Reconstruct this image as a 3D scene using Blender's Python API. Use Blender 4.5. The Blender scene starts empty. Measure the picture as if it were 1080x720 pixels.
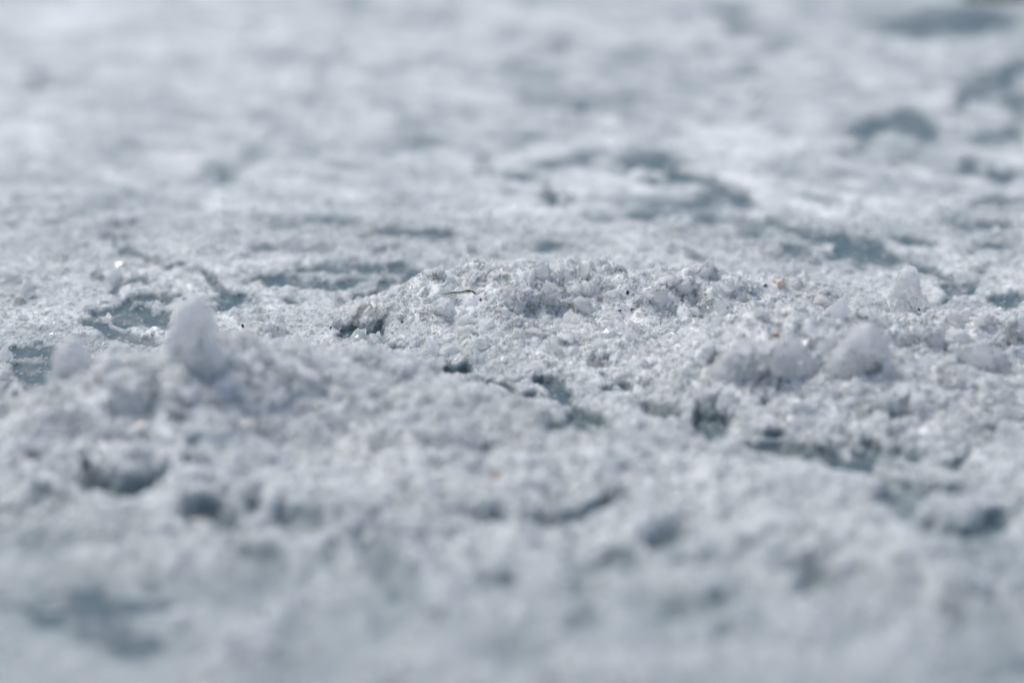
import bpy, bmesh, math, random
import numpy as np
from mathutils import Vector, Matrix, noise as mnoise

S = bpy.context.scene
COL = S.collection
R = math.radians

# ------------------------------------------------------------------ camera
PITCH = R(17.0)
LENS = 100.0
DIST = 0.80                                  # metres to the focused bank of slush
CAMH = DIST * math.sin(PITCH)
cam_d = bpy.data.cameras.new('camera')
cam_d.lens = LENS
cam_d.sensor_width = 36.0
cam_d.clip_start = 0.01
cam_d.clip_end = 500.0
cam_d.dof.use_dof = True
cam_d.dof.focus_distance = 0.797
cam_d.dof.aperture_fstop = 6.0
cam_d.dof.aperture_blades = 0
cam = bpy.data.objects.new('camera', cam_d)
cam.location = (0, 0, CAMH)
cam.rotation_euler = (math.pi / 2 - PITCH, 0, 0)
COL.objects.link(cam)
S.camera = cam

# ------------------------------------------------------------------ sky, sun, exposure
SUN_EL, SUN_AZ = R(61), R(-48)               # azimuth from +Y towards +X
w = bpy.data.worlds.new('World')
S.world = w
w.use_nodes = True
nt = w.node_tree
bg = nt.nodes['Background']
sky = nt.nodes.new('ShaderNodeTexSky')
sky.sky_type = 'NISHITA'
sky.sun_disc = False
sky.sun_elevation = SUN_EL
sky.sun_rotation = SUN_AZ
sky.air_density = 1.0
sky.dust_density = 4.0
sky.ozone_density = 1.0
nt.links.new(sky.outputs[0], bg.inputs[0])
bg.inputs[1].default_value = 0.14
sd = bpy.data.lights.new('sun', 'SUN')
sd.energy = 1.25
sd.angle = R(10)
sd.color = (1.0, 0.98, 0.95)
sun = bpy.data.objects.new('sun', sd)
to_sun = Vector((math.sin(SUN_AZ) * math.cos(SUN_EL), math.cos(SUN_AZ) * math.cos(SUN_EL), math.sin(SUN_EL)))
sun.rotation_euler = to_sun.to_track_quat('Z', 'Y').to_euler()
sun.location = to_sun * 5
COL.objects.link(sun)
vs = S.view_settings
vs.view_transform = 'Standard'
vs.look = 'None'
vs.gamma = 1.0
vs.exposure = 0.10
vs.use_curve_mapping = False
S.cycles.use_adaptive_sampling = True
S.cycles.adaptive_threshold = 0.015
S.cycles.max_bounces = 20
S.cycles.transmission_bounces = 18
S.cycles.diffuse_bounces = 4
S.cycles.glossy_bounces = 4
S.cycles.caustics_refractive = True
S.cycles.caustics_reflective = True
S.cycles.blur_glossy = 0.3
S.cycles.sample_clamp_indirect = 10.0

# ------------------------------------------------------------------ photo pixel <-> ground
FPX = 1080.0 * LENS / 36.0
cP, sP = math.cos(PITCH), math.sin(PITCH)


def ground(u, v, z=0.0):
    """The point at height z under the photo pixel (u, v)."""
    a, b = (u - 540) / FPX, (v - 360) / FPX
    dx, dy, dz = a, cP - b * sP, -sP - b * cP
    t = (z - CAMH) / dz
    return Vector((dx * t, dy * t, z))


def project(x, y, z=0.0):
    zz = z - CAMH
    depth = y * cP - zz * sP
    up = y * sP + zz * cP
    return 540 + FPX * x / depth, 360 - FPX * up / depth


# ------------------------------------------------------------------ noise
def _hash(ix, iy, seed):
    h = (ix.astype(np.int64) * 374761393 + iy.astype(np.int64) * 668265263 + seed * 1442695041) & 0xFFFFFFFF
    h = ((h ^ (h >> 13)) * 1274126177) & 0xFFFFFFFF
    h = (h ^ (h >> 16)) & 0xFFFFFFFF
    return h.astype(np.float64) / 4294967295.0


def vnoise(x, y, seed):
    ix, iy = np.floor(x), np.floor(y)
    fx, fy = x - ix, y - iy
    fx = fx * fx * fx * (fx * (fx * 6 - 15) + 10)
    fy = fy * fy * fy * (fy * (fy * 6 - 15) + 10)
    a, b = _hash(ix, iy, seed), _hash(ix + 1, iy, seed)
    c, d = _hash(ix, iy + 1, seed), _hash(ix + 1, iy + 1, seed)
    return ((a * (1 - fx) + b * fx) * (1 - fy) + (c * (1 - fx) + d * fx) * fy) * 2 - 1


def fbm(x, y, seed, octaves=4, gain=0.5):
    s, a, t = 0.0, 1.0, 0.0
    c, sn = math.cos(0.7), math.sin(0.7)
    for k in range(octaves):
        s = s + a * vnoise(x, y, seed + k * 17)
        t += a
        a *= gain
        x, y = 2.03 * (c * x - sn * y) + 3.7, 2.03 * (sn * x + c * y) - 1.9
    return s / t


def cells(x, y, seed):
    """Distance to the nearest jittered cell point: rounded lumps."""
    ix, iy = np.floor(x), np.floor(y)
    best = np.full(x.shape, 9.0)
    for dx in (-1, 0, 1):
        for dy in (-1, 0, 1):
            cx, cy = ix + dx, iy + dy
            px = cx + 0.15 + 0.7 * _hash(cx, cy, seed)
            py = cy + 0.15 + 0.7 * _hash(cx, cy, seed + 91)
            best = np.minimum(best, (px - x) ** 2 + (py - y) ** 2)
    return np.sqrt(best)


# bare or wet ice showing through the frost: (u, v, half width, half height, tilt, strength)
BARE = [
    (1000, 25, 52, 11, 0, 1.5), (930, 135, 28, 11, -18, 1.3), (975, 142, 18, 7, 20, 1.1), (1035, 95, 32, 9, -10, 1.1),
    (1065, 76, 15, 7, -30, 1.1), (1075, 112, 14, 10, 0, 0.8), (1005, 110, 7, 6, 0, 0.9), (787, 78, 14, 6, -8, 0.7),
    (795, 125, 8, 5, 0, 0.4), (770, 12, 26, 7, 0, 0.6), (780, 35, 20, 8, 0, 0.6), (748, 52, 14, 7, -20, 0.5),
    (555, 65, 12, 7, 0, 0.7), (592, 56, 22, 6, -5, 0.5), (665, 57, 20, 6, 0, 0.5), (615, 115, 7, 7, 0, 0.6), (820, 50, 18, 9, 0, 0.4),
    (700, 172, 24, 9, 10, 1.1), (725, 188, 30, 7, 13, 1.3), (658, 177, 13, 6, -5, 1), (685, 193, 6, 4, 0, 0.8),
    (775, 211, 23, 7, 4, 1.2), (740, 214, 20, 6, 0, 0.7), (690, 223, 32, 9, 0, 0.8), (742, 232, 20, 7, 0, 0.7),
    (790, 246, 22, 9, 0, 0.8), (610, 168, 32, 6, -10, 0.7), (560, 187, 12, 5, 0, 0.7), (582, 210, 14, 5, 18, 0.9),
    (555, 196, 32, 3, 22, 0.8), (565, 150, 22, 8, 0, 0.5), (575, 262, 28, 5, 3, 0.8), (625, 232, 14, 5, 0, 0.5), (550, 250, 14, 4, 0, 0.6),
    (724, 270, 22, 2.5, 9, 1.1), (865, 251, 36, 4, 14, 1.4), (905, 268, 34, 11, 20, 1.7), (850, 268, 30, 5, 6, 0.8),
    (968, 258, 17, 6, 5, 1.3), (975, 290, 14, 5, 35, 1.2), (1012, 307, 22, 5, -5, 1.3), (995, 315, 8, 6, 30, 1.1),
    (1070, 319, 18, 5, -15, 1.1), (1050, 263, 26, 6, -10, 0.6), (1035, 240, 30, 8, -10, 0.7), (1048, 215, 18, 6, -15, 0.6),
    (1058, 146, 20, 9, -15, 0.8), (1030, 176, 10, 6, 0, 0.9), (1062, 184, 10, 7, 0, 0.8), (945, 172, 12, 6, -20, 0.5), (905, 160, 18, 6, -20, 0.5), (820, 236, 12, 5, 0, 0.8), (880, 215, 10, 4, 0, 0.5),
    (337, 92, 11, 20, 20, 0.7), (290, 60, 20, 10, 0, 0.5), (322, 66, 42, 10, 0, 0.5), (360, 60, 10, 8, 0, 0.7),
    (440, 72, 22, 6, -5, 0.7), (420, 25, 16, 7, 0, 0.5), (375, 4, 12, 9, 0, 0.8), (395, 78, 16, 6, 0, 0.4), (470, 20, 18, 7, -20, 0.4), (535, 40, 14, 8, 0, 0.4),
    (40, 85, 12, 13, 0, 0.8), (197, 65, 16, 8, 0, 0.6), (275, 22, 12, 9, 0, 0.4), (285, 146, 20, 6, -40, 0.6), (255, 175, 30, 11, -20, 0.8), (230, 188, 14, 9, 0, 0.6),
    (310, 168, 20, 8, 0, 0.5), (450, 150, 30, 9, 0, 0.5), (425, 130, 12, 8, 0, 0.4), (140, 160, 20, 8, 0, 0.4), (165, 190, 30, 8, 10, 0.4), (517, 175, 8, 7, 0, 0.7), (130, 212, 40, 6, 8, 0.4),
    (60, 234, 14, 5, 5, 0.9), (20, 213, 14, 4, 10, 0.6), (130, 235, 8, 5, 0, 0.7), (135, 252, 14, 4, 0, 0.6), (195, 220, 22, 5, 5, 0.6), (245, 235, 16, 4, 5, 0.6), (295, 237, 20, 4, 5, 0.6), (350, 232, 26, 4, 5, 0.6),
    (135, 265, 12, 5, 0, 0.9), (160, 271, 22, 3, 12, 0.9), (190, 285, 16, 3, 8, 1.1), (232, 302, 26, 3.5, 24, 2.08), (245, 322, 16, 6, -5, 1.17),
    (125, 309, 13, 3.5, -42, 1.43), (120, 328, 30, 3.5, -17, 1.56), (150, 341, 30, 8, 3, 1.69), (165, 318, 16, 3, -14, 1.3), (147, 299, 16, 4, 3, 1.17), (178, 333, 10, 5, -10, 1.04),
    (100, 346, 17, 4, 10, 1.43), (140, 360, 26, 5, 10, 1.17), (25, 375, 34, 5, 4, 1.43), (42, 393, 22, 6, -4, 1.43), (55, 378, 7, 6, 0, 1.43), (20, 412, 22, 8, -15, 2.08), (4, 437, 8, 6, 0, 1.82), (10, 300, 20, 4, 0, 0.52),
    (325, 303, 34, 5, 0, 1.04), (300, 296, 22, 4, -6, 0.91), (380, 285, 42, 3.5, -4, 0.9), (312, 320, 15, 4, 0, 1.17), (340, 283, 25, 4, -8, 0.8), (285, 300, 16, 4, 0, 1.3), (365, 300, 30, 5, -4, 1.04), (280, 263, 14, 4, 0, 0.6), (345, 265, 20, 4, 0, 0.5),
    (430, 246, 32, 4, 5, 1), (456, 251, 22, 6, 0, 0.9), (405, 262, 22, 4, 0, 0.6), (410, 304, 22, 4, -22, 1.56), (395, 312, 9, 4, -20, 1.56), (442, 290, 22, 5, 18, 0.8), (375, 320, 10, 5, -10, 0.91),
    (376, 352, 21, 5, 5, 1.95), (411, 366, 9, 4, 20, 1.95), (402, 350, 14, 4, -20, 1.17),
    (480, 387, 15, 4, 10, 1.59), (520, 405, 20, 2.8, 10, 1.89), (550, 418, 18, 3, 13, 1.89), (590, 415, 13, 8, 40, 1.59), (600, 432, 26, 4, 18, 1.74), (622, 450, 28, 7, 14, 1.74), (570, 404, 10, 5, 10, 1.3),
    (697, 432, 20, 10.35, 0, 1.56), (750, 440, 12, 16.1, 0, 2.09), (751, 470, 18, 6.9, 8, 2.09), (715, 460, 14, 6.9, 10, 1.04), (845, 482, 64, 8.05, 7, 1.74), (805, 461, 12, 3.45, 5, 1.56),
    (905, 497, 14, 6.9, 10, 1.91), (945, 513, 44, 5.75, 11, 2.44), (1004, 521, 15, 6.9, -15, 2.44), (955, 535, 22, 8.05, 0, 1.74), (985, 560, 38, 8.05, 6, 2.44), (1050, 553, 34, 8.05, -20, 2.27),
    (921, 476, 8, 5.75, -15, 1.74), (895, 466, 9, 3.45, 0, 1.56), (1010, 490, 14, 4.025, -25, 1.74), (945, 478, 10, 4.6, 0, 1.21), (970, 482, 9, 5.75, 0, 1.04), (955, 445, 10, 5.75, 0, 1.04),
    (640, 384, 9, 4, -30, 1.45), (656, 411, 5, 4, 0, 1.45), (770, 392, 6, 3, -20, 1.16), (800, 420, 4, 4, 0, 1.16),
    (125, 515, 32, 11, -3, 2.4), (98, 500, 9, 6, 0, 1.2), (145, 470, 18, 6, 0, 0.8), (205, 470, 12, 6, 0, 0.8), (190, 445, 16, 5, 0, 0.7), (30, 505, 14, 4, 0, 0.7), (195, 500, 8, 6, 0, 0.7),
    (215, 552, 20, 10, 0, 1.9), (256, 540, 13, 8, 0, 1.2), (272, 588, 32, 10, 20, 1.3), (300, 552, 16, 9, 0, 1.2), (55, 540, 30, 8, -10, 0.8),
    (60, 575, 70, 14, 0, 0.9), (90, 640, 80, 22, 0, 1), (250, 622, 60, 16, 0, 0.9), (150, 680, 90, 14, 5, 0.9), (330, 560, 14, 8, 0, 0.8),
    (390, 560, 12, 10, 0, 0.9), (423, 612, 34, 16, 45, 1.5), (400, 655, 26, 16, 0, 1), (545, 690, 45, 14, -10, 1.3), (530, 612, 24, 9, 0, 0.8), (510, 540, 18, 7, 0, 1.01), (480, 560, 18, 8, 0, 0.58), (355, 590, 12, 14, 30, 0.8),
    (700, 578, 18, 12, -20, 1.4), (642, 600, 26, 10, 0, 1), (616, 622, 16, 8, 0, 1), (730, 598, 22, 7, 5, 0.8), (735, 645, 34, 10, -8, 1.3), (620, 655, 14, 10, 0, 0.9), (768, 670, 14, 8, 0, 0.8), (856, 612, 15, 12, 0, 1.1), (842, 594, 28, 9, 0, 0.6), (790, 582, 16, 7, 0, 0.7), (680, 640, 30, 9, 0, 0.6),
    (600, 540, 50, 8, -5, 0.87), (648, 530, 24, 6, -20, 0.87), (1030, 592, 44, 18, -20, 0.6), (1062, 702, 44, 22, 0, 0.9), (1005, 652, 32, 14, 0, 0.6), (900, 660, 26, 14, 0, 0.4),
]
# extra frost or thicker slush left standing: same fields
WHITE = [
    (150, 350, 44, 3, 10, 1.6), (60, 335, 60, 8, 0, .5), (330, 280, 60, 4, 0, .5), (250, 690, 50, 7, -40, 1.6), (285, 655, 30, 9, -35, 1.4), (920, 690, 70, 16, -30, .8),
    (700, 700, 120, 12, 0, .9), (860, 560, 90, 14, 0, .8), (1000, 538, 40, 4, 0, .9), (890, 235, 24, 5, 10, .5), (160, 522, 26, 4, -20, 1.1), (770, 150, 60, 12, 10, .6), (800, 195, 40, 7, 10, .5),
    (60, 690, 30, 8, 10, .7), (100, 590, 25, 8, 0, .6), (610, 560, 80, 12, 0, .4), (460, 690, 60, 14, 0, .6), (500, 580, 30, 12, 0, .5), (200, 40, 200, 30, 0, .15), (870, 265, 8, 5, 30, 1.3), (1000, 100, 26, 5, -10, .5),
]
# banks of slush: (u, v of the foot, height mm, half width mm, half depth mm)
BANKS = [
    # near bank, running from the left edge down towards the right
    (-10, 490, 10, 20, 30), (60, 480, 15, 20, 32), (140, 480, 20, 22, 34), (215, 478, 24, 22, 34), (300, 455, 21, 20, 32), (390, 462, 17, 22, 34),
    (470, 482, 15, 22, 34), (550, 502, 13, 22, 34), (650, 520, 8, 24, 34), (760, 530, 7, 26, 32), (900, 575, 8, 28, 30), (1020, 600, 9, 28, 28),
    (200, 560, 6, 40, 26), (420, 560, 7, 40, 26), (640, 590, 5, 40, 26), (900, 620, 4, 50, 26), (700, 690, 4, 50, 20), (480, 640, 4, 20, 20), (250, 690, 5, 12, 24),
    # sharp bank behind it
    (440, 345, 6, 18, 14), (500, 338, 10, 20, 16), (560, 332, 12, 18, 16), (625, 330, 10, 20, 16), (690, 330, 13, 20, 16), (760, 336, 13, 18, 16),
    (700, 380, 8, 45, 24), (560, 370, 5, 34, 16), (840, 325, 6, 22, 12),
    (830, 402, 18, 20, 24), (905, 400, 21, 14, 22), (780, 400, 8, 20, 24), (955, 375, 9, 14, 18), (1025, 385, 12, 18, 20), (1090, 390, 12, 20, 20),
    (860, 440, 7, 40, 20), (1000, 440, 8, 34, 22), (925, 345, 5, 10, 10),
]


def stroke_field(U, V, rows_v, strokes, su, sv):
    F = np.zeros_like(U)
    for (u, v, a, b, ang, s) in strokes:
        ext = 2.2 * max(a, b) + 14
        rr = np.nonzero((rows_v > v - ext) & (rows_v < v + ext + 110))[0]
        if not len(rr):
            continue
        i0, i1 = rr.min(), rr.max() + 1
        du = U[i0:i1] + su[i0:i1] - u
        dv = V[i0:i1] + sv[i0:i1] - v
        t = R(ang)
        p = (du * math.cos(t) + dv * math.sin(t)) / a
        q = (-du * math.sin(t) + dv * math.cos(t)) / b
        F[i0:i1] += s * np.exp(-(0.72 * (p * p + q * q)) ** 1.4)
    return F


# ------------------------------------------------------------------ slush height field
XS = np.arange(-0.33, 0.3301, 0.0008)
ys, yv = [], 0.42
while yv < 1.62:
    ys.append(yv)
    yv += 0.0007 if 0.58 < yv < 0.92 else (0.0011 if yv < 1.15 else 0.0018)
YS = np.array(ys)
X, Y = np.meshgrid(XS, YS)
U, V = project(X, Y)
ROWV = V[:, 0]

M = np.zeros_like(X)
wx, wy = 0.006 * fbm(X / 0.02, Y / 0.02, 31, 4), 0.006 * fbm(X / 0.02, Y / 0.02, 37, 4)
for (u, v, hmm, rx, ry) in BANKS:
    c = ground(u, v)
    d2 = ((X + wx - c.x) / (rx * 1e-3)) ** 2 + ((Y + wy - c.y) / (ry * 1e-3)) ** 2
    M = np.maximum(M, 0) + 0  # keep float
    M = M + (hmm * 0.55 * 1e-3) * np.exp(-0.9 * d2 ** 1.15)

U, V = project(X, Y, M)
far_left = 1 / (1 + np.exp((U - 480) / 40)) / (1 + np.exp((V - 235) / 18))  # haze put into the frost here: paler, with less contrast
warp_u = 7 * fbm(X / 0.0035, Y / 0.006, 7, 3, 0.6) + 26 * fbm(X / 0.012, Y / 0.022, 5, 4, 0.6)
warp_v = 9 * fbm(X / 0.010, Y / 0.020, 9, 4, 0.6)
bare = stroke_field(U, V, ROWV, BARE, warp_u, warp_v)
white = stroke_field(U, V, ROWV, WHITE, warp_u, warp_v)

# streaky frost of the skated ice behind: long across the view, short in depth
behind = 1 / (1 + np.exp(-(Y - 0.86) / 0.03))
front = 1 / (1 + np.exp((Y - 0.635) / 0.015))
streak = fbm(X / 0.030 + 0.4 * Y / 0.03, Y / 0.045, 51, 5, 0.62)
patch = fbm(X / 0.05, Y / 0.07, 61, 4, 0.55)
fine = fbm(X / 0.0045, Y / 0.0055, 71, 3, 0.6)
grit = fbm(X / 0.0016, Y / 0.0018, 81, 2, 0.6)
lump1 = 1 - 1.5 * cells(X / 0.0085 + 0.5 * fine, Y / 0.0095, 101)
lump2 = 1 - 1.5 * cells(X / 0.0040 + 0.4 * grit, Y / 0.0044, 131)
streak2 = fbm(X / 0.014 + 0.3 * Y / 0.01, Y / 0.012, 231, 4, 0.6)
flake = fbm(X / 0.0075, Y / 0.0085, 211, 5, 0.68)
cover = 1.1 + 0.6 * streak * (0.5 + 0.5 * behind) * (1 - 0.4 * far_left) + 0.4 * patch + (0.95 - 0.35 * far_left) * flake + 0.15 * far_left + 0.7 * streak2 * behind + 1.1 * white - 1.8 * bare * (1 - 0.45 * front) * (1 - 0.45 * far_left) - 0.35 * front
mf = np.clip(M / 0.006, 0, 1)
cover = cover + 0.9 * mf * np.clip(1.15 - 1.4 * bare, 0, 1)
thin = 0.0009 * np.clip(cover, -2.5, 2.2) + 0.00035 * fine + 0.00022 * grit
H = thin + M * (1 + 0.18 * patch) - 0.0055 * np.clip(bare - 0.45, 0, 1.0) * mf * (1 - 0.65 * front)
rough = 0.22 + 0.7 * mf
soft = np.clip(cover + 0.4, 0, 1)
H += soft * rough * (0.0014 * lump1 + 0.0008 * lump2 + 0.0004 * grit)
H += mf * (0.0026 * fbm(X / 0.014, Y / 0.014, 151, 4, 0.6) + 0.0042 * fbm(X / 0.030, Y / 0.030, 157, 3, 0.5))
frost = np.clip((cover + 0.25 + 0.25 * grit) / 2.1, 0, 1)
wet_shade = 0.74 / (1 + np.exp((Y - 0.63) / 0.026))  # near slush greyer: wet, with the slope's shade put into the colour
frost = (frost * (1 - wet_shade) + 0.36 * wet_shade) * (1 - 0.17 * behind * (1 - mf))


def field_at(F, x, y):
    fx = np.clip((x - XS[0]) / (XS[1] - XS[0]), 0, len(XS) - 1.001)
    fy = np.clip(np.interp(y, YS, np.arange(len(YS))), 0, len(YS) - 1.001)
    ix, iy = fx.astype(int), fy.astype(int)
    tx, ty = fx - ix, fy - iy
    return (F[iy, ix] * (1 - tx) + F[iy, ix + 1] * tx) * (1 - ty) + (F[iy + 1, ix] * (1 - tx) + F[iy + 1, ix + 1] * tx) * ty


def height_at(x, y):
    return field_at(H, x, y)


def h1(x, y):
    return float(height_at(np.array([x]), np.array([y]))[0])


# ------------------------------------------------------------------ materials
def mat(name):
    m = bpy.data.materials.new(name)
    m.use_nodes = True
    t = m.node_tree
    return m, t, t.nodes['Principled BSDF']


def node(t, kind, **kw):
    n = t.nodes.new(kind)
    for k, v in kw.items():
        setattr(n, k, v)
    return n


def noise_node(t, coord, scale, detail=4.0, rough=0.55, dist=0.0):
    n = node(t, 'ShaderNodeTexNoise')
    n.inputs['Scale'].default_value = scale
    n.inputs['Detail'].default_value = detail
    n.inputs['Roughness'].default_value = rough
    n.inputs['Distortion'].default_value = dist
    t.links.new(coord, n.inputs['Vector'])
    return n.outputs[0]


def ramp(t, fac, stops):
    r = node(t, 'ShaderNodeValToRGB')
    e = r.color_ramp.elements
    while len(e) < len(stops):
        e.new(0.5)
    for el, (p, c) in zip(e, stops):
        el.position = p
        el.color = (*c, 1)
    t.links.new(fac, r.inputs[0])
    return r.outputs[0]


def bump(t, p, height, strength, dist):
    b = node(t, 'ShaderNodeBump')
    b.inputs['Strength'].default_value = strength
    b.inputs['Distance'].default_value = dist
    t.links.new(height, b.inputs['Height'])
    t.links.new(b.outputs[0], p.inputs['Normal'])


# hard ice of the rink
m_ice, t, p = mat('hard_ice')
co = node(t, 'ShaderNodeTexCoord').outputs['Object']
mp = node(t, 'ShaderNodeMapping')
mp.inputs['Rotation'].default_value = (0, 0, 0.25)
mp.inputs['Scale'].default_value = (1.0, 0.6, 1)
t.links.new(co, mp.inputs[0])
fr = noise_node(t, mp.outputs[0], 95, 7, 0.66, 0.6)
fr2 = noise_node(t, co, 420, 4, 0.6)
mx = node(t, 'ShaderNodeMath', operation='MULTIPLY_ADD')
t.links.new(fr2, mx.inputs[0])
mx.inputs[1].default_value = 0.25
t.links.new(fr, mx.inputs[2])
t.links.new(ramp(t, mx.outputs[0], [(0.0, (0.035, 0.075, 0.095)), (0.58, (0.06, 0.11, 0.135)), (0.72, (0.16, 0.20, 0.22)), (0.86, (0.50, 0.53, 0.56))]), p.inputs['Base Color'])
t.links.new(ramp(t, mx.outputs[0], [(0.5, (0.30,) * 3), (0.75, (0.6,) * 3)]), p.inputs['Roughness'])
p.inputs['IOR'].default_value = 1.31
bump(t, p, noise_node(t, co, 260, 5, 0.6), 0.35, 0.0012)

# frost and packed slush
m_slush, t, p = mat('packed_slush')
co = node(t, 'ShaderNodeTexCoord').outputs['Object']
fa = node(t, 'ShaderNodeAttribute', attribute_name='frost').outputs['Fac']   # how thick the frost lies: thin frost lets the ice show; near shade and far haze mixed in
n1 = noise_node(t, co, 330, 5, 0.65)
ma = node(t, 'ShaderNodeMath', operation='MULTIPLY_ADD')
ma.inputs[1].default_value = 0.5
t.links.new(n1, ma.inputs[0])
t.links.new(fa, ma.inputs[2])
mb = node(t, 'ShaderNodeMath', operation='SUBTRACT')
mb.inputs[1].default_value = 0.25
t.links.new(ma.outputs[0], mb.inputs[0])
t.links.new(ramp(t, mb.outputs[0], [(0.0, (0.12, 0.17, 0.185)), (0.25, (0.25, 0.30, 0.315)), (0.55, (0.45, 0.495, 0.50)), (0.95, (0.80, 0.825, 0.825))]), p.inputs['Base Color'])
p.inputs['Subsurface Weight'].default_value = 0.75
p.inputs['Subsurface Radius'].default_value = (1.0, 1.1, 1.2)
p.inputs['Subsurface Scale'].default_value = 0.004
p.inputs['Roughness'].default_value = 0.38
p.inputs['IOR'].default_value = 1.31
bump(t, p, noise_node(t, co, 900, 3, 0.6), 0.5, 0.0006)


def milky(t, p, col, share):
    """Light passes through milky ice: part of the scattered light leaves on the far side."""
    tr = node(t, 'ShaderNodeBsdfTranslucent')
    tr.inputs[0].default_value = (*col, 1)
    mixs = node(t, 'ShaderNodeMixShader')
    mixs.inputs[0].default_value = share
    t.links.new(p.outputs[0], mixs.inputs[1])
    t.links.new(tr.outputs[0], mixs.inputs[2])
    t.links.new(mixs.outputs[0], t.nodes['Material Output'].inputs['Surface'])


def ice_grain_material(name, col, trans, rough, share):
    m, t, p = mat(name)
    milky(t, p, col, share)
    p.inputs['Base Color'].default_value = (*col, 1)
    p.inputs['Transmission Weight'].default_value = trans
    p.inputs['Roughness'].default_value = rough
    p.inputs['IOR'].default_value = 1.31
    return m


m_milky = ice_grain_material('milky_ice', (0.935, 0.955, 0.955), 0.2, 0.12, 0.46)
m_clear = ice_grain_material('clear_ice', (0.97, 0.985, 0.985), 1.0, 0.02, 0.40)


def chunk_material(name, col, trans, rough, nscale=160):
    m, t, p = mat(name)
    co = node(t, 'ShaderNodeTexCoord').outputs['Object']
    n = noise_node(t, co, nscale, 5, 0.6)
    d = tuple(c * 0.92 for c in col)
    t.links.new(ramp(t, n, [(0.35, d), (0.65, col)]), p.inputs['Base Color'])
    mr = node(t, 'ShaderNodeMapRange')
    mr.inputs[1].default_value, mr.inputs[2].default_value = 0.35, 0.65
    mr.inputs[3].default_value, mr.inputs[4].default_value = trans, max(0.0, trans - 0.3)
    t.links.new(n, mr.inputs[0])
    t.links.new(mr.outputs[0], p.inputs['Transmission Weight'])
    p.inputs['Roughness'].default_value = rough
    p.inputs['IOR'].default_value = 1.31
    milky(t, p, col, 0.4)
    bump(t, p, noise_node(t, co, nscale * 5, 4, 0.65), 0.6, 0.0006)
    return m


m_chunk = chunk_material('chunk_ice', (0.94, 0.955, 0.965), 0.5, 0.14)
m_glass = chunk_material('glassy_chunk_ice', (0.96, 0.975, 0.98), 0.8, 0.08)
m_white = chunk_material('white_chunk_ice', (0.93, 0.945, 0.955), 0.4, 0.22)


def plain(name, c1, c2, scale=900, rough=0.6):
    m, t, p = mat(name)
    co = node(t, 'ShaderNodeTexCoord').outputs['Object']
    n = noise_node(t, co, scale, 4, 0.6)
    t.links.new(ramp(t, n, [(0.35, c1), (0.65, c2)]), p.inputs['Base Color'])
    p.inputs['Roughness'].default_value = rough
    return m


m_green = plain('green_leaf', (0.02, 0.09, 0.015), (0.07, 0.20, 0.04), 1200, 0.5)
m_black = plain('black_seed', (0.004, 0.004, 0.005), (0.012, 0.011, 0.012), 1500, 0.45)
m_dirt = plain('dark_dirt', (0.02, 0.018, 0.018), (0.07, 0.06, 0.055), 1500)
m_brown = plain('brown_bark', (0.05, 0.032, 0.02), (0.14, 0.09, 0.055), 700)
m_orange = plain('orange_crumb', (0.38, 0.16, 0.06), (0.55, 0.27, 0.12), 1500)
m_red = plain('red_crumb', (0.22, 0.035, 0.04), (0.36, 0.08, 0.08), 1500)
m_pink = plain('pink_crumb', (0.50, 0.25, 0.30), (0.60, 0.38, 0.42), 1500)
m_bead = plain('pale_bead', (0.80, 0.75, 0.68), (0.90, 0.87, 0.82), 1500, 0.25)
m_cream = plain('cream_grit', (0.80, 0.60, 0.48), (0.88, 0.74, 0.64), 1500)


# ------------------------------------------------------------------ mesh helpers
def mesh_np(name, verts, quads, m, smooth=True, attr=None):
    me = bpy.data.meshes.new(name)
    n, q = len(verts), len(quads)
    me.vertices.add(n)
    me.vertices.foreach_set('co', verts.astype(np.float32).ravel())
    me.loops.add(q * 4)
    me.loops.foreach_set('vertex_index', quads.astype(np.int32).ravel())
    me.polygons.add(q)
    me.polygons.foreach_set('loop_start', np.arange(0, q * 4, 4, dtype=np.int32))
    me.polygons.foreach_set('use_smooth', np.full(q, smooth))
    me.update(calc_edges=True)
    me.materials.append(m)
    if attr is not None:
        at_ = me.attributes.new('frost', 'FLOAT', 'POINT')
        at_.data.foreach_set('value', attr.astype(np.float32))
    return me


def link(name, me, parent=None, kind=None, label=None, cat=None, group=None):
    o = bpy.data.objects.new(name, me)
    COL.objects.link(o)
    if parent:
        o.parent = parent
    for k, v in (('kind', kind), ('label', label), ('category', cat), ('group', group)):
        if v:
            o[k] = v
    return o


# ------------------------------------------------------------------ the ice sheet
gx = np.concatenate([[-150, -40, -10, -3], np.linspace(-1, 1, 9), [3, 10, 40, 150]])
gy = np.concatenate([[-150, -40, -10, -2], np.linspace(-0.5, 2.5, 13), [6, 20, 60, 200]])
GX, GY = np.meshgrid(gx, gy)
vv = np.stack([GX.ravel(), GY.ravel(), np.zeros(GX.size)], 1)
nx, ny = len(gx), len(gy)
ii = (np.arange(ny - 1)[:, None] * nx + np.arange(nx - 1)[None, :]).ravel()
link('ice_sheet', mesh_np('ice_sheet', vv, np.stack([ii, ii + 1, ii + nx + 1, ii + nx], 1), m_ice), kind='structure',
     label='frozen blue grey ice sheet showing through the frost', cat='ice')

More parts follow.
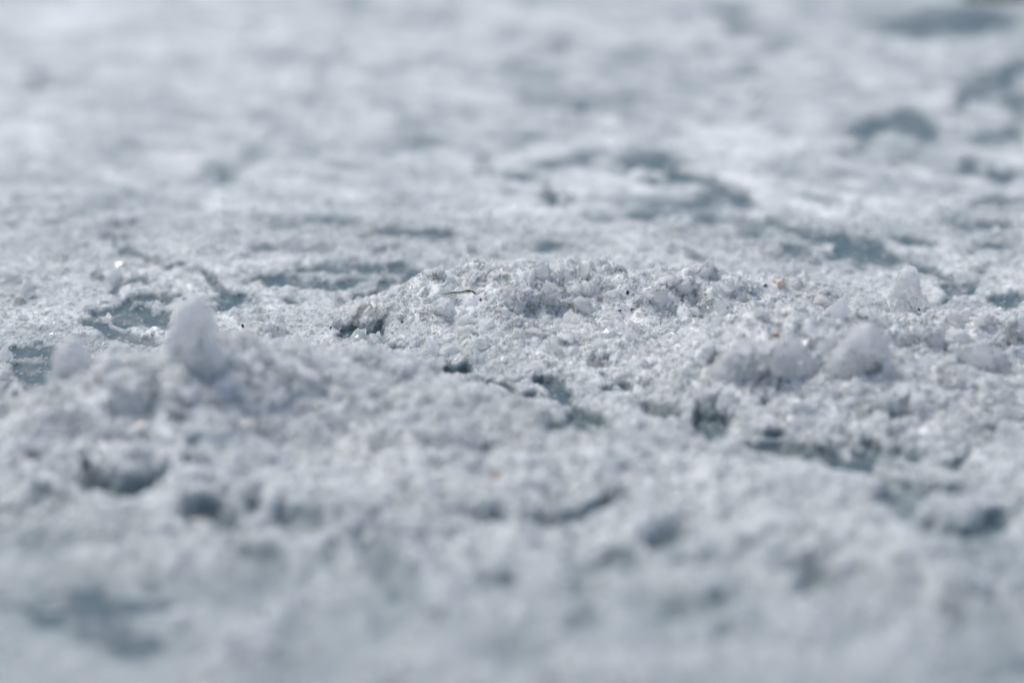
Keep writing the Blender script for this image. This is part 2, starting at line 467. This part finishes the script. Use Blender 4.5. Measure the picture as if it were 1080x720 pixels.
# ------------------------------------------------------------------ frost and slush lying on it
jx = 0.0006 * mf * fbm(X / 0.003, Y / 0.003, 171, 2)
jy = 0.0009 * mf * fbm(X / 0.003, Y / 0.003, 181, 2)
nx, ny = len(XS), len(YS)
vid = np.arange(nx * ny).reshape(ny, nx)
quads = np.stack([vid[:-1, :-1], vid[:-1, 1:], vid[1:, 1:], vid[1:, :-1]], -1).reshape(-1, 4)
hz = H.ravel()
keep = hz[quads].max(1) > -0.0004
quads = quads[keep]
used = np.zeros(nx * ny, bool)
used[quads.ravel()] = True
remap = np.cumsum(used) - 1
verts = np.stack([(X + jx).ravel(), (Y + jy).ravel(), hz], 1)[used]
link('packed_slush', mesh_np('packed_slush', verts, remap[quads], m_slush, True, frost.ravel()[used]), kind='stuff',
     label='white frost and packed slush banked on the ice', cat='slush')

COAT, CLEAR = [], []
CR = np.random.default_rng(3)


# ------------------------------------------------------------------ single lumps of ice
def chunk_mesh(name, prof, seed, m, rough=0.16, sub=5, point=0.0, flat=0.0, cuts=5):
    """A broken lump of ice: sphere, squashed to prof (half sizes), sheared by flat breaks and pitted."""
    bm = bmesh.new()
    bmesh.ops.create_icosphere(bm, subdivisions=sub, radius=1.0)
    r = random.Random(seed)
    planes = []
    for _ in range(cuts + 6):
        n = Vector((r.uniform(-1, 1), r.uniform(-1, 1), r.uniform(-0.6, 1))).normalized()
        planes.append((n, r.uniform(0.42, 0.8)))
    off = Vector((r.uniform(-50, 50), r.uniform(-50, 50), r.uniform(-50, 50)))
    for v in bm.verts:
        d = v.co.normalized()
        q = d.copy()
        for n, lim in planes:
            k = q.dot(n) - lim
            if k > 0:
                q -= n * k * 0.97
        a = mnoise.fractal(d * 1.5 + off, 0.8, 2.0, 4)
        b = mnoise.fractal(d * 5.0 + off, 0.7, 2.0, 4)
        q = q * (1 + rough * 1.5 * a + rough * 0.28 * b)
        if point:
            k = 1 - point * max(0, q.z)
            q.x *= k
            q.y *= k
        v.co = Vector((q.x * prof[0], q.y * prof[1], q.z * prof[2])) * 1e-3
    for f in bm.faces:
        f.smooth = True
    me = bpy.data.meshes.new(name)
    bm.to_mesh(me)
    bm.free()
    me.materials.append(m)
    return me


def shard_mesh(name, prof, seed, m, npts=15):
    """A splinter of crushed ice: convex hull of random points, flat broken faces."""
    r = random.Random(seed)
    bm = bmesh.new()
    for _ in range(npts):
        d = Vector((r.gauss(0, 1), r.gauss(0, 1), r.gauss(0, 1))).normalized() * r.uniform(0.75, 1.1)
        bm.verts.new(Vector((d.x * prof[0], d.y * prof[1], d.z * prof[2])) * 1e-3)
    res = bmesh.ops.convex_hull(bm, input=bm.verts)
    bmesh.ops.delete(bm, geom=[g_ for g_ in res['geom_interior'] if isinstance(g_, bmesh.types.BMVert)], context='VERTS')
    bmesh.ops.bevel(bm, geom=list(bm.edges), offset=0.00022, segments=1, affect='EDGES', clamp_overlap=True)
    bmesh.ops.triangulate(bm, faces=bm.faces)
    bmesh.ops.subdivide_edges(bm, edges=bm.edges, cuts=2, use_grid_fill=True)
    sc = max(prof) * 1e-3
    off = Vector((seed * 1.7, seed * 0.9, -seed))
    bm.normal_update()
    for v in bm.verts:
        v.co += v.normal * (0.10 * sc * mnoise.fractal(v.co / sc * 1.8 + off, 0.8, 2.0, 4))
    me = bpy.data.meshes.new(name)
    bm.to_mesh(me)
    bm.free()
    me.materials.append(m)
    return me


def flake_mesh(name, outline, depth_m, thick, seed, m, rings=16, per=64):
    """A standing flake: outline in photo pixels at its own distance, swollen to its real thickness."""
    k = depth_m / FPX
    us, vs_ = [q[0] for q in outline], [q[1] for q in outline]
    cu, vb = (min(us) + max(us)) / 2, max(vs_)
    pts_ = [Vector(((u - cu) * k, (vb - v) * k)) for u, v in outline]
    n = len(pts_)
    loop = []
    for i in range(per):                      # Catmull-Rom round the outline
        t_ = i / per * n
        j, f = int(t_), t_ - int(t_)
        p0, p1, p2, p3 = (pts_[(j + q - 1) % n] for q in range(4))
        loop.append(0.5 * ((2 * p1) + (p2 - p0) * f + (2 * p0 - 5 * p1 + 4 * p2 - p3) * f * f + (3 * p1 - p0 - 3 * p2 + p3) * f ** 3))
    cen = sum(loop, Vector((0, 0))) / per
    off = Vector((seed * 3.1, -seed, seed * 0.7))
    bm = bmesh.new()
    sides = []
    for sgn in (-1, 1):
        rr = [[bm.verts.new((cen.x, 0, cen.y))]]
        for q in range(1, rings + 1):
            rr.append([bm.verts.new((cen.x + (p_.x - cen.x) * q / rings, 0, cen.y + (p_.y - cen.y) * q / rings)) for p_ in loop] if (q < rings or sgn < 0) else sides[0][-1])
        sides.append(rr)
        for q, ring in enumerate(rr[:rings]):
            e = (1 - (q / rings) ** 2.6) ** 0.5
            for v in ring:
                w_ = mnoise.fractal(Vector((v.co.x, sgn * 0.003, v.co.z)) * 230 + off, 0.7, 2.0, 5)
                v.co.y = sgn * thick * 0.5e-3 * e * (1 + 0.55 * w_)
        for i in range(per):
            j = (i + 1) % per
            f = bm.faces.new((rr[0][0], rr[1][i], rr[1][j]) if sgn > 0 else (rr[0][0], rr[1][j], rr[1][i]))
            for q in range(1, rings):
                a_ = (rr[q][i], rr[q + 1][i], rr[q + 1][j], rr[q][j])
                bm.faces.new(a_ if sgn > 0 else a_[::-1])
    for v in bm.verts:                        # broken, knobbly rim
        w_ = mnoise.noise_vector(v.co * 420 + off)
        v.co += w_ * 0.00035
        v.co += mnoise.noise_vector(v.co * 160 + off) * 0.0007
    bmesh.ops.recalc_face_normals(bm, faces=bm.faces)
    for f in bm.faces:
        f.smooth = True
    me = bpy.data.meshes.new(name)
    bm.to_mesh(me)
    bm.free()
    me.materials.append(m)
    return me


def cling(o, me, n):
    mw = Matrix.LocRotScale(o.location, o.rotation_euler, None)
    for k in CR.integers(0, len(me.vertices), n):
        COAT.append((*(mw @ me.vertices[int(k)].co), 0.0002 + 0.0008 * CR.random() ** 2.5))


def flake(outline, depth_m, thick, seed, m, name, label, cat, lean=0.0, yaw=0.0, coat=60):
    me = flake_mesh(name, outline, depth_m, thick, seed, m)
    us, vs_ = [q[0] for q in outline], [q[1] for q in outline]
    u, v = (min(us) + max(us)) / 2, max(vs_)
    a_, b_ = (u - 540) / FPX, (v - 360) / FPX
    d = Vector((a_, cP - b_ * sP, -sP - b_ * cP)) * depth_m
    o = link(name, me, None, None, label, cat)
    o.location = Vector((0, 0, CAMH)) + d
    o.rotation_euler = (lean, 0, yaw)
    cling(o, me, coat)
    return o


def place(name, me, u, vbot, label, cat, rz=0.0, rx=0.0, ry=0.0, sink=0.0, group=None, zfix=None):
    """Stand a lump on the slush where the photo shows its foot (u, vbot)."""
    z = 0.0
    for _ in range(12):                       # walk the ray down to the slush surface
        p_ = ground(u, vbot, z)
        z = 0.6 * max(0.0, h1(p_.x, p_.y)) + 0.4 * z
    o = link(name, me, None, None, label, cat, group)
    o.rotation_euler = (rx, ry, rz)
    lo = min((o.rotation_euler.to_matrix() @ v.co).z for v in me.vertices)
    o.location = (p_.x, p_.y, z - lo - sink * 1e-3)
    return o


def lump(u, vbot, hw, hd, hh, seed, label, m=m_chunk, name='ice_chunk', cat='ice chunk', rough=0.16, point=0.0,
         rz=0.0, ry=0.0, rx=0.0, sink=None, sub=5, cuts=5, group=None, coat=1.0):
    me = chunk_mesh(name, (hw, hd, hh), seed, m, rough, sub, point, 0.0, cuts) if sub < 5 else shard_mesh(name, (hw, hd, hh), seed, m)
    o = place(name, me, u, vbot, label, cat, rz, rx, ry, hh * 0.9 if sink is None else sink, group)
    if hw > 2.2 and coat > 0:                 # loose grains cling to it
        cling(o, me, int(coat * 2.0 * (hw * hh + hw * hd)))
    return o


# standing flakes of the near left bank
flake([(178, 385), (180, 350), (185, 326), (193, 310), (204, 303), (216, 305), (226, 317), (231, 338), (233, 356), (240, 380), (242, 410), (230, 432), (185, 432)],
      0.700, 5.5, 11, m_white, 'ice_flake', 'tall rounded milky ice flake standing upright on the left bank', 'ice flake', 0.12, 0.15, 90)
flake([(60, 425), (60, 378), (68, 360), (80, 350), (93, 354), (103, 370), (108, 395), (110, 425), (84, 436)],
      0.705, 5.0, 12, m_white, 'ice_flake', 'short rounded ice flake left of the tall flake, beside the red crumb', 'ice flake', 0.1, -0.2, 70)
lump(287, 352, 4.8, 3.6, 7.5, 13, 'squarish translucent ice lump with flat top right of the tall flake', m_glass, rough=0.2, rz=0.4, cuts=7)
lump(140, 412, 8.0, 5.0, 6.0, 14, 'low pale ice lump between the two standing flakes', m_white, rough=0.2, coat=2)
# right hand bank
flake([(930, 372), (934, 340), (939, 312), (937, 298), (938, 282), (945, 272), (956, 271), (962, 281), (962, 296), (972, 308), (982, 326), (990, 350), (996, 374), (960, 384)],
      0.795, 7.5, 21, m_glass, 'ice_spire', 'knobbly translucent ice spire in front of the dark crack', 'ice spire', 0.15, 0.1, 160)
flake([(852, 420), (858, 384), (872, 356), (888, 336), (904, 320), (917, 331), (926, 350), (931, 368), (926, 388), (913, 402), (908, 424), (880, 434)],
      0.746, 10.0, 22, m_chunk, 'ice_slab', 'large smooth blurred ice slab rising to a blunt peak on right bank', 'ice slab', 0.3, 0.2, 320)
flake([(738, 412), (748, 384), (766, 360), (786, 350), (800, 353), (814, 343), (836, 346), (856, 362), (868, 380), (874, 408), (840, 426), (780, 426)],
      0.748, 12.0, 23, m_chunk, 'ice_chunk', 'broad grey ice lump just below the two orange crumbs', 'ice chunk', 0.35, -0.1, 650)
lump(1032, 385, 8.0, 6.0, 8.0, 24, 'flat topped ice block at the right, below the forked dark cracks', m_chunk, rough=0.17, cuts=7, sink=6)
lump(1078, 352, 6.0, 4.5, 7.0, 25, 'ice lump cut off by the right edge of the picture', m_chunk, rough=0.2)
lump(988, 362, 4.0, 3.5, 5.0, 26, 'small ice lump between the spire and the flat topped block', m_chunk, rough=0.22)
lump(925, 345, 3.4, 3.0, 5.0, 27, 'small rough ice lump leaning on the left side of the spire', m_chunk, rough=0.28)
# the sharp middle bank
lump(757, 318, 5.4, 4.5, 5.2, 31, 'translucent angular ice boulder on the crest right of the black seed', m_glass, rough=0.15)
lump(688, 308, 5.0, 4.2, 5.2, 32, 'clear angular ice lump on the crest just right of the black seed', m_glass, rough=0.15)
lump(722, 304, 3.6, 3.2, 4.2, 33, 'small ice lump between the two big angular crest lumps', m_chunk, rough=0.2)
lump(641, 304, 2.3, 2.0, 2.2, 34, 'tiny glassy ice crystal left of the black seed', m_clear, 'ice_crystal', 'ice crystal', 0.18)
lump(545, 312, 5.6, 4.6, 5.0, 35, 'jagged ice lump on the crest right of the green sprig', m_chunk, rough=0.22)
lump(508, 300, 4.0, 3.6, 4.0, 36, 'small crumbly ice lump behind the green sprig', m_chunk, rough=0.22)
lump(582, 304, 4.4, 3.6, 4.6, 37, 'upright ice splinter with a bright tip at the middle of the crest', m_glass, 'ice_splinter', 'ice splinter', 0.2, 0.4)
lump(540, 345, 4.2, 2.8, 3.6, 38, 'tilted translucent ice plate below the jagged crest lump', m_glass, 'ice_plate', 'ice plate', 0.16, 0, 0.5, 0.5)
lump(575, 352, 3.8, 2.4, 3.2, 39, 'angled ice plate right of the tilted one, same slope', m_glass, 'ice_plate', 'ice plate', 0.16, 0, -0.3, -0.4)
lump(741, 330, 4.6, 2.6, 2.6, 40, 'bright edged ice shard below the angular crest boulder', m_chunk, 'ice_shard', 'ice shard', 0.25, 0, 0.3, -0.45)
lump(470, 325, 4.6, 3.8, 3.6, 41, 'low crumbly ice lump below the green sprig', m_chunk, rough=0.25)
lump(640, 335, 5.0, 4.0, 3.4, 42, 'low ice lump below the tiny glassy crystal', m_chunk, rough=0.22)
lump(700, 350, 5.2, 4.2, 4.2, 43, 'ice lump on the slope below the dark grit pair', m_chunk, rough=0.22)
lump(859, 278, 2.6, 1.8, 2.0, 44, 'pale tilted ice chip lying in the dark crack', m_white, 'ice_chip', 'ice chip', 0.2, 0, 0.4, -0.5, 0, 0.3)
lump(410, 371, 1.9, 1.2, 0.8, 45, 'thin dark blue ice plate in the gap left of centre', m_glass, 'ice_plate', 'ice plate', 0.1, 0, 0.3)
lump(860, 312, 6.0, 3.4, 2.6, 46, 'flat layered ice slab between the cream pebble and the spire', m_chunk, 'ice_slab', 'ice slab', 0.2)
# blurred lumps in front
lump(470, 470, 11.0, 7.0, 6.0, 51, 'broad smooth blurred ice lump below the thin dark plate', m_white, rough=0.16)
lump(395, 466, 1.3, 1.3, 1.3, 52, 'bright round ice bead on the slope below centre left', m_clear, 'ice_bead', 'ice bead', 0.06, sub=3)
lump(150, 452, 2.0, 1.6, 1.6, 53, 'warm bright ice bead on the left bank below the red crumb', m_bead, 'ice_bead', 'ice bead', 0.1, sub=3)
lump(262, 450, 2.2, 1.8, 1.8, 54, 'pale bright ice bead below the squarish lump', m_bead, 'ice_bead', 'ice bead', 0.1, sub=3)
lump(210, 537, 3.0, 1.6, 1.2, 55, 'pale bright ice chip above a dark hollow at lower left', m_bead, 'ice_chip', 'ice chip', 0.14, sub=3)
lump(482, 455, 4.0, 1.8, 1.4, 56, 'elongated bright ice sliver on the broad blurred lump', m_white, 'ice_sliver', 'ice sliver', 0.12, ry=0.25, rz=-0.3)
lump(500, 482, 4.0, 1.8, 1.4, 57, 'bright ice sliver just below the elongated one', m_white, 'ice_sliver', 'ice sliver', 0.12, ry=0.25, rz=-0.3)
lump(250, 690, 3.0, 15.0, 3.0, 58, 'long pale streak of ice in the blurred lower left foreground', m_white, 'ice_ridge', 'ice ridge', 0.15, rz=-0.9)

# ------------------------------------------------------------------ crumbs of dirt
bpy.context.view_layer.update()
DG = bpy.context.evaluated_depsgraph_get()


def surface(u, v):
    """The point of the slush, ice or lump that the photo pixel (u, v) falls on."""
    a_, b_ = (u - 540) / FPX, (v - 360) / FPX
    d = Vector((a_, cP - b_ * sP, -sP - b_ * cP)).normalized()
    ok_, loc, nrm, *_ = S.ray_cast(DG, Vector((0, 0, CAMH)), d)
    return (loc, nrm) if ok_ else (ground(u, v), Vector((0, 0, 1)))


def crumb(name, u, v, hw, hd, hh, seed, m, label, cat='dirt speck', ry=0.0, rz=0.0):
    me = chunk_mesh(name, (hw, hd, hh), seed, m, 0.22, 3, 0, 0, 4)
    loc, nrm = surface(u, v - hh * 1.6)
    o = link(name, me, None, None, label, cat)
    o.rotation_euler = (0, ry, rz)
    o.location = loc + nrm * (0.35e-3 * min(hw, hd, hh)) + Vector((0, 0, 0.15e-3 * hh))
    CLEAR.append((o.location.x, o.location.y, hw * 1e-3 + 0.0004))
    return o


crumb('seed', 662, 311, 0.55, 0.5, 1.0, 61, m_black, 'tiny black upright seed on the crest right of the glassy crystal', 'seed', 0.25)
crumb('dirt_speck', 667, 328, 0.7, 0.5, 0.5, 62, m_dirt, 'dark grit speck just below the black seed')
crumb('dirt_speck', 653, 329, 0.7, 0.5, 0.5, 63, m_brown, 'brown grit speck left of the dark one below the seed')
crumb('dirt_speck', 719, 319, 0.6, 0.5, 0.5, 64, m_dirt, 'dark speck between the black seed and the angular crest boulder')
crumb('dirt_speck', 807, 302, 0.7, 0.5, 0.5, 65, m_dirt, 'dark speck touching the cream pebble')
crumb('pebble', 823, 304, 2.4, 1.8, 1.7, 66, m_cream, 'cream coloured pebble on the slush left of the dark crack', 'pebble')
crumb('dirt_speck', 256, 347, 0.6, 0.5, 1.0, 67, m_dirt, 'brown black speck right of the tall flake')
crumb('dirt_speck', 349, 347, 0.4, 0.4, 0.6, 68, m_dirt, 'tiny dark speck beside the bare ice gap')
crumb('dirt_speck', 424, 341, 0.5, 0.4, 0.4, 69, m_dirt, 'tiny dark speck on the slush right of the bare ice gap')
crumb('dirt_speck', 969, 327, 0.45, 0.4, 0.4, 70, m_dirt, 'tiny dark speck on the face of the ice spire')
crumb('orange_crumb', 818, 355, 1.1, 0.7, 0.6, 71, m_orange, 'larger orange crumb at the top of the broad grey ice lump', 'crumb')
crumb('orange_crumb', 812, 358, 0.6, 0.5, 0.5, 72, m_orange, 'smaller orange crumb just left of the larger one, by the grey lump', 'crumb')
crumb('orange_crumb', 523, 505, 1.1, 0.9, 0.8, 73, m_orange, 'lone orange crumb in the blurred slush below centre', 'crumb')
crumb('orange_crumb', 793, 103, 1.6, 1.4, 1.2, 74, m_orange, 'blurred orange crumb on the far frost', 'crumb')
crumb('red_crumb', 104, 404, 0.5, 0.5, 1.1, 75, m_red, 'dark red crumb right of the short flake', 'crumb', 0.2)
crumb('pink_crumb', 111, 393, 0.8, 0.6, 1.5, 76, m_pink, 'pale pink crumb above the red one by the short flake', 'crumb', 0.2)
crumb('dirt_speck', 194, 317, 0.9, 0.5, 0.4, 77, m_red, 'reddish speck on the upper left edge of the tall flake', 'dirt speck')


# ------------------------------------------------------------------ green sprig
def ribbon(name, pts_, widths, m, parent):
    """A thin leaf: a flattened tapering tube along pts_ (metres, local)."""
    bm = bmesh.new()
    rings = []
    n = 6
    for i, q in enumerate(pts_):
        a = pts_[max(0, i - 1)]
        b = pts_[min(len(pts_) - 1, i + 1)]
        d = (b - a).normalized()
        s = d.cross(Vector((0, -1, 0.3))).normalized()
        k = d.cross(s)
        rings.append([bm.verts.new(q + s * math.cos(2 * math.pi * j / n) * widths[i] + k * math.sin(2 * math.pi * j / n) * widths[i] * 0.45) for j in range(n)])
    for r0, r1 in zip(rings, rings[1:]):
        for j in range(n):
            bm.faces.new((r0[j], r0[(j + 1) % n], r1[(j + 1) % n], r1[j])).smooth = True
    bm.faces.new(rings[0])
    bm.faces.new(rings[-1])
    bmesh.ops.recalc_face_normals(bm, faces=bm.faces)
    me = bpy.data.meshes.new(name)
    bm.to_mesh(me)
    bm.free()
    me.materials.append(m)
    return link(name, me, parent)


c, nrm = surface(485, 314)
sprig = link('grass_sprig', None, None, None, 'thin curved green grass sprig lying on the slush crest', 'grass sprig')
sprig.location = (c.x, c.y - 0.001, c.z + 0.0012)
MMPX = 0.27e-3
for k in range(-5, 6):
    CLEAR.append((c.x + k * 0.001, c.y, 0.0006))


def spr(line):
    out = []
    for (u, v) in line:
        out.append(Vector(((u - 485) * MMPX, -0.0006 * math.sin((u - 465) * 0.12), (312.5 - v) * MMPX)))
    return out


ribbon('blade', spr([(465, 311.8), (470, 311.5), (475, 310.2), (480, 309.6), (486, 309.5), (491, 308.4), (496, 308.2), (499, 310), (502, 313)]),
       [.00006, .00011, .00016, .0002, .0002, .0002, .00022, .00028, .0002], m_green, sprig)
ribbon('side_blade', spr([(487, 310.6), (491, 310.2), (495, 309.3), (498, 309.4)]), [.00008, .00013, .00013, .00007], m_green, sprig)
crumb('dirt_speck', 507, 318, 0.35, 0.3, 0.7, 81, m_brown, 'tiny brown speck just right of the green sprig tip')

# ------------------------------------------------------------------ twig at the far right
c = ground(1085, 3)
bpts = [Vector((-0.030, 0.004, 0.003)), Vector((-0.012, 0.0, 0.004)), Vector((0.01, 0.002, 0.0045)), Vector((0.04, -0.004, 0.005)), Vector((0.08, 0.003, 0.005))]
twig = ribbon('twig', bpts, [.0016, .0028, .0032, .0034, .0036], m_brown, None)
twig.location = c
twig['label'] = 'dark brown twig at the far right corner of the ice'
twig['category'] = 'twig'

# ------------------------------------------------------------------ loose grains: instanced crystals
rng = np.random.default_rng(7)


def scatter(n, ymin, ymax, smin, smax, on_ice, power=2.0):
    y = ymin + (ymax - ymin) * rng.random(n)
    x = (rng.random(n) * 2 - 1) * (0.035 + 0.205 * y)
    h = height_at(x, y)
    mfl = np.clip(h / 0.006, 0, 1)
    ok = (h > 0.0003) & (rng.random(n) < 0.07 + 0.93 * mfl)
    bb = field_at(bare, x, y)
    ok &= rng.random(n) < np.clip(1.25 - 1.6 * bb, 0.04, 1)
    ok |= (h <= 0.0003) & (rng.random(n) < on_ice)
    x, y, h = x[ok], y[ok], np.maximum(h[ok], 0)
    s = smin + (smax - smin) * rng.random(len(x)) ** power
    return x, y, h, s


sets = [scatter(4200, 0.66, 0.92, 0.0014, 0.0042, 0.0, 2.4),
        scatter(900, 0.46, 0.66, 0.0014, 0.0040, 0.0, 2.4),
        scatter(45000, 0.60, 0.90, 0.0005, 0.0013, 0.02),
        scatter(9000, 0.46, 1.3, 0.0006, 0.0015, 0.02),
        scatter(280000, 0.64, 0.90, 0.0002, 0.0005, 0.05)]
sink = (0.22, 0.22, 0.45, 0.55, 0.3)
pts, scl = [], []
for (x, y, h, s), k in zip(sets, sink):
    pts.append(np.stack([x, y, h - s * k], 1))
    a = s[:, None] * ((0.65 + 0.7 * rng.random((len(s), 3))) if k > 0.25 else np.stack([0.8 + 0.5 * rng.random(len(s)), 0.6 + 0.4 * rng.random(len(s)), 0.3 + 0.4 * rng.random(len(s))], 1))
    scl.append(a)
ca = np.array(COAT)
pts.append(ca[:, :3])
scl.append(ca[:, 3:4] * (0.65 + 0.7 * rng.random((len(ca), 3))))
P = np.concatenate(pts)
SC = np.concatenate(scl)
ok = np.ones(len(P), bool)                   # nothing big lies on top of the seeds, crumbs and the sprig
for (cx, cy, cr) in CLEAR:
    ok &= ~((np.abs(P[:, 0] - cx) < cr + SC[:, 0]) & (P[:, 1] > cy - 0.008) & (P[:, 1] < cy + 0.002) & (SC.max(1) > 0.00045))
P, SC = P[ok], SC[ok]
N = len(P)
me = bpy.data.meshes.new('loose_ice_grains')
me.vertices.add(N)
me.vertices.foreach_set('co', P.astype(np.float32).ravel())
at = me.attributes.new('grain_scale', 'FLOAT_VECTOR', 'POINT')
at.data.foreach_set('vector', SC.astype(np.float32).ravel())
at = me.attributes.new('grain_turn', 'FLOAT_VECTOR', 'POINT')
at.data.foreach_set('vector', (rng.random((N, 3)) * 6.283).astype(np.float32).ravel())
at = me.attributes.new('grain_pick', 'INT', 'POINT')
at.data.foreach_set('value', rng.integers(0, 8, N).astype(np.int32))
grains = link('loose_ice_grains', me, kind='stuff', label='loose glittering ice grains and crystals over the slush', cat='ice grains')

g = bpy.data.node_groups.new('grain_scatter', 'GeometryNodeTree')
g.interface.new_socket('Geometry', in_out='INPUT', socket_type='NodeSocketGeometry')
g.interface.new_socket('Geometry', in_out='OUTPUT', socket_type='NodeSocketGeometry')
gi, go = g.nodes.new('NodeGroupInput'), g.nodes.new('NodeGroupOutput')
iop = g.nodes.new('GeometryNodeInstanceOnPoints')
g2i = g.nodes.new('GeometryNodeGeometryToInstance')
for k in range(8):
    ico = g.nodes.new('GeometryNodeMeshIcoSphere')
    ico.inputs['Radius'].default_value = 1.0
    ico.inputs['Subdivisions'].default_value = (3, 2, 2, 1, 3, 2, 1, 2)[k]
    pos = g.nodes.new('GeometryNodeInputPosition')
    add = g.nodes.new('ShaderNodeVectorMath')
    add.operation = 'ADD'
    add.inputs[1].default_value = (k * 7.3, k * 3.1, -k * 5.7)
    nz = g.nodes.new('ShaderNodeTexNoise')
    nz.inputs['Scale'].default_value = 1.1 + 0.12 * k
    nz.inputs['Detail'].default_value = 2.0
    sub = g.nodes.new('ShaderNodeVectorMath')
    sub.operation = 'SUBTRACT'
    sub.inputs[1].default_value = (0.5, 0.5, 0.5)
    sc_ = g.nodes.new('ShaderNodeVectorMath')
    sc_.operation = 'SCALE'
    sc_.inputs['Scale'].default_value = 2.2
    sp = g.nodes.new('GeometryNodeSetPosition')
    sm = g.nodes.new('GeometryNodeSetMaterial')
    sm.inputs['Material'].default_value = m_clear if k in (1, 3, 4, 6) else m_milky
    ss = g.nodes.new('GeometryNodeSetShadeSmooth')
    ss.inputs['Shade Smooth'].default_value = bool(k in (0, 4))
    L = g.links.new
    L(pos.outputs[0], add.inputs[0])
    L(add.outputs[0], nz.inputs['Vector'])
    L(nz.outputs['Color'], sub.inputs[0])
    L(sub.outputs[0], sc_.inputs[0])
    L(ico.outputs[0], sp.inputs['Geometry'])
    L(sc_.outputs[0], sp.inputs['Offset'])
    L(sp.outputs[0], sm.inputs['Geometry'])
    L(sm.outputs[0], ss.inputs['Geometry'])
    L(ss.outputs[0], g2i.inputs[0])


def named(n, ty):
    a = g.nodes.new('GeometryNodeInputNamedAttribute')
    a.data_type = ty
    a.inputs['Name'].default_value = n
    return a.outputs['Attribute']


e2r = g.nodes.new('FunctionNodeEulerToRotation')
L(named('grain_turn', 'FLOAT_VECTOR'), e2r.inputs[0])
L(gi.outputs[0], iop.inputs['Points'])
L(g2i.outputs[0], iop.inputs['Instance'])
iop.inputs['Pick Instance'].default_value = True
L(named('grain_pick', 'INT'), iop.inputs['Instance Index'])
L(e2r.outputs[0], iop.inputs['Rotation'])
L(named('grain_scale', 'FLOAT_VECTOR'), iop.inputs['Scale'])
L(iop.outputs[0], go.inputs[0])
md = grains.modifiers.new('scatter', 'NODES')
md.node_group = g
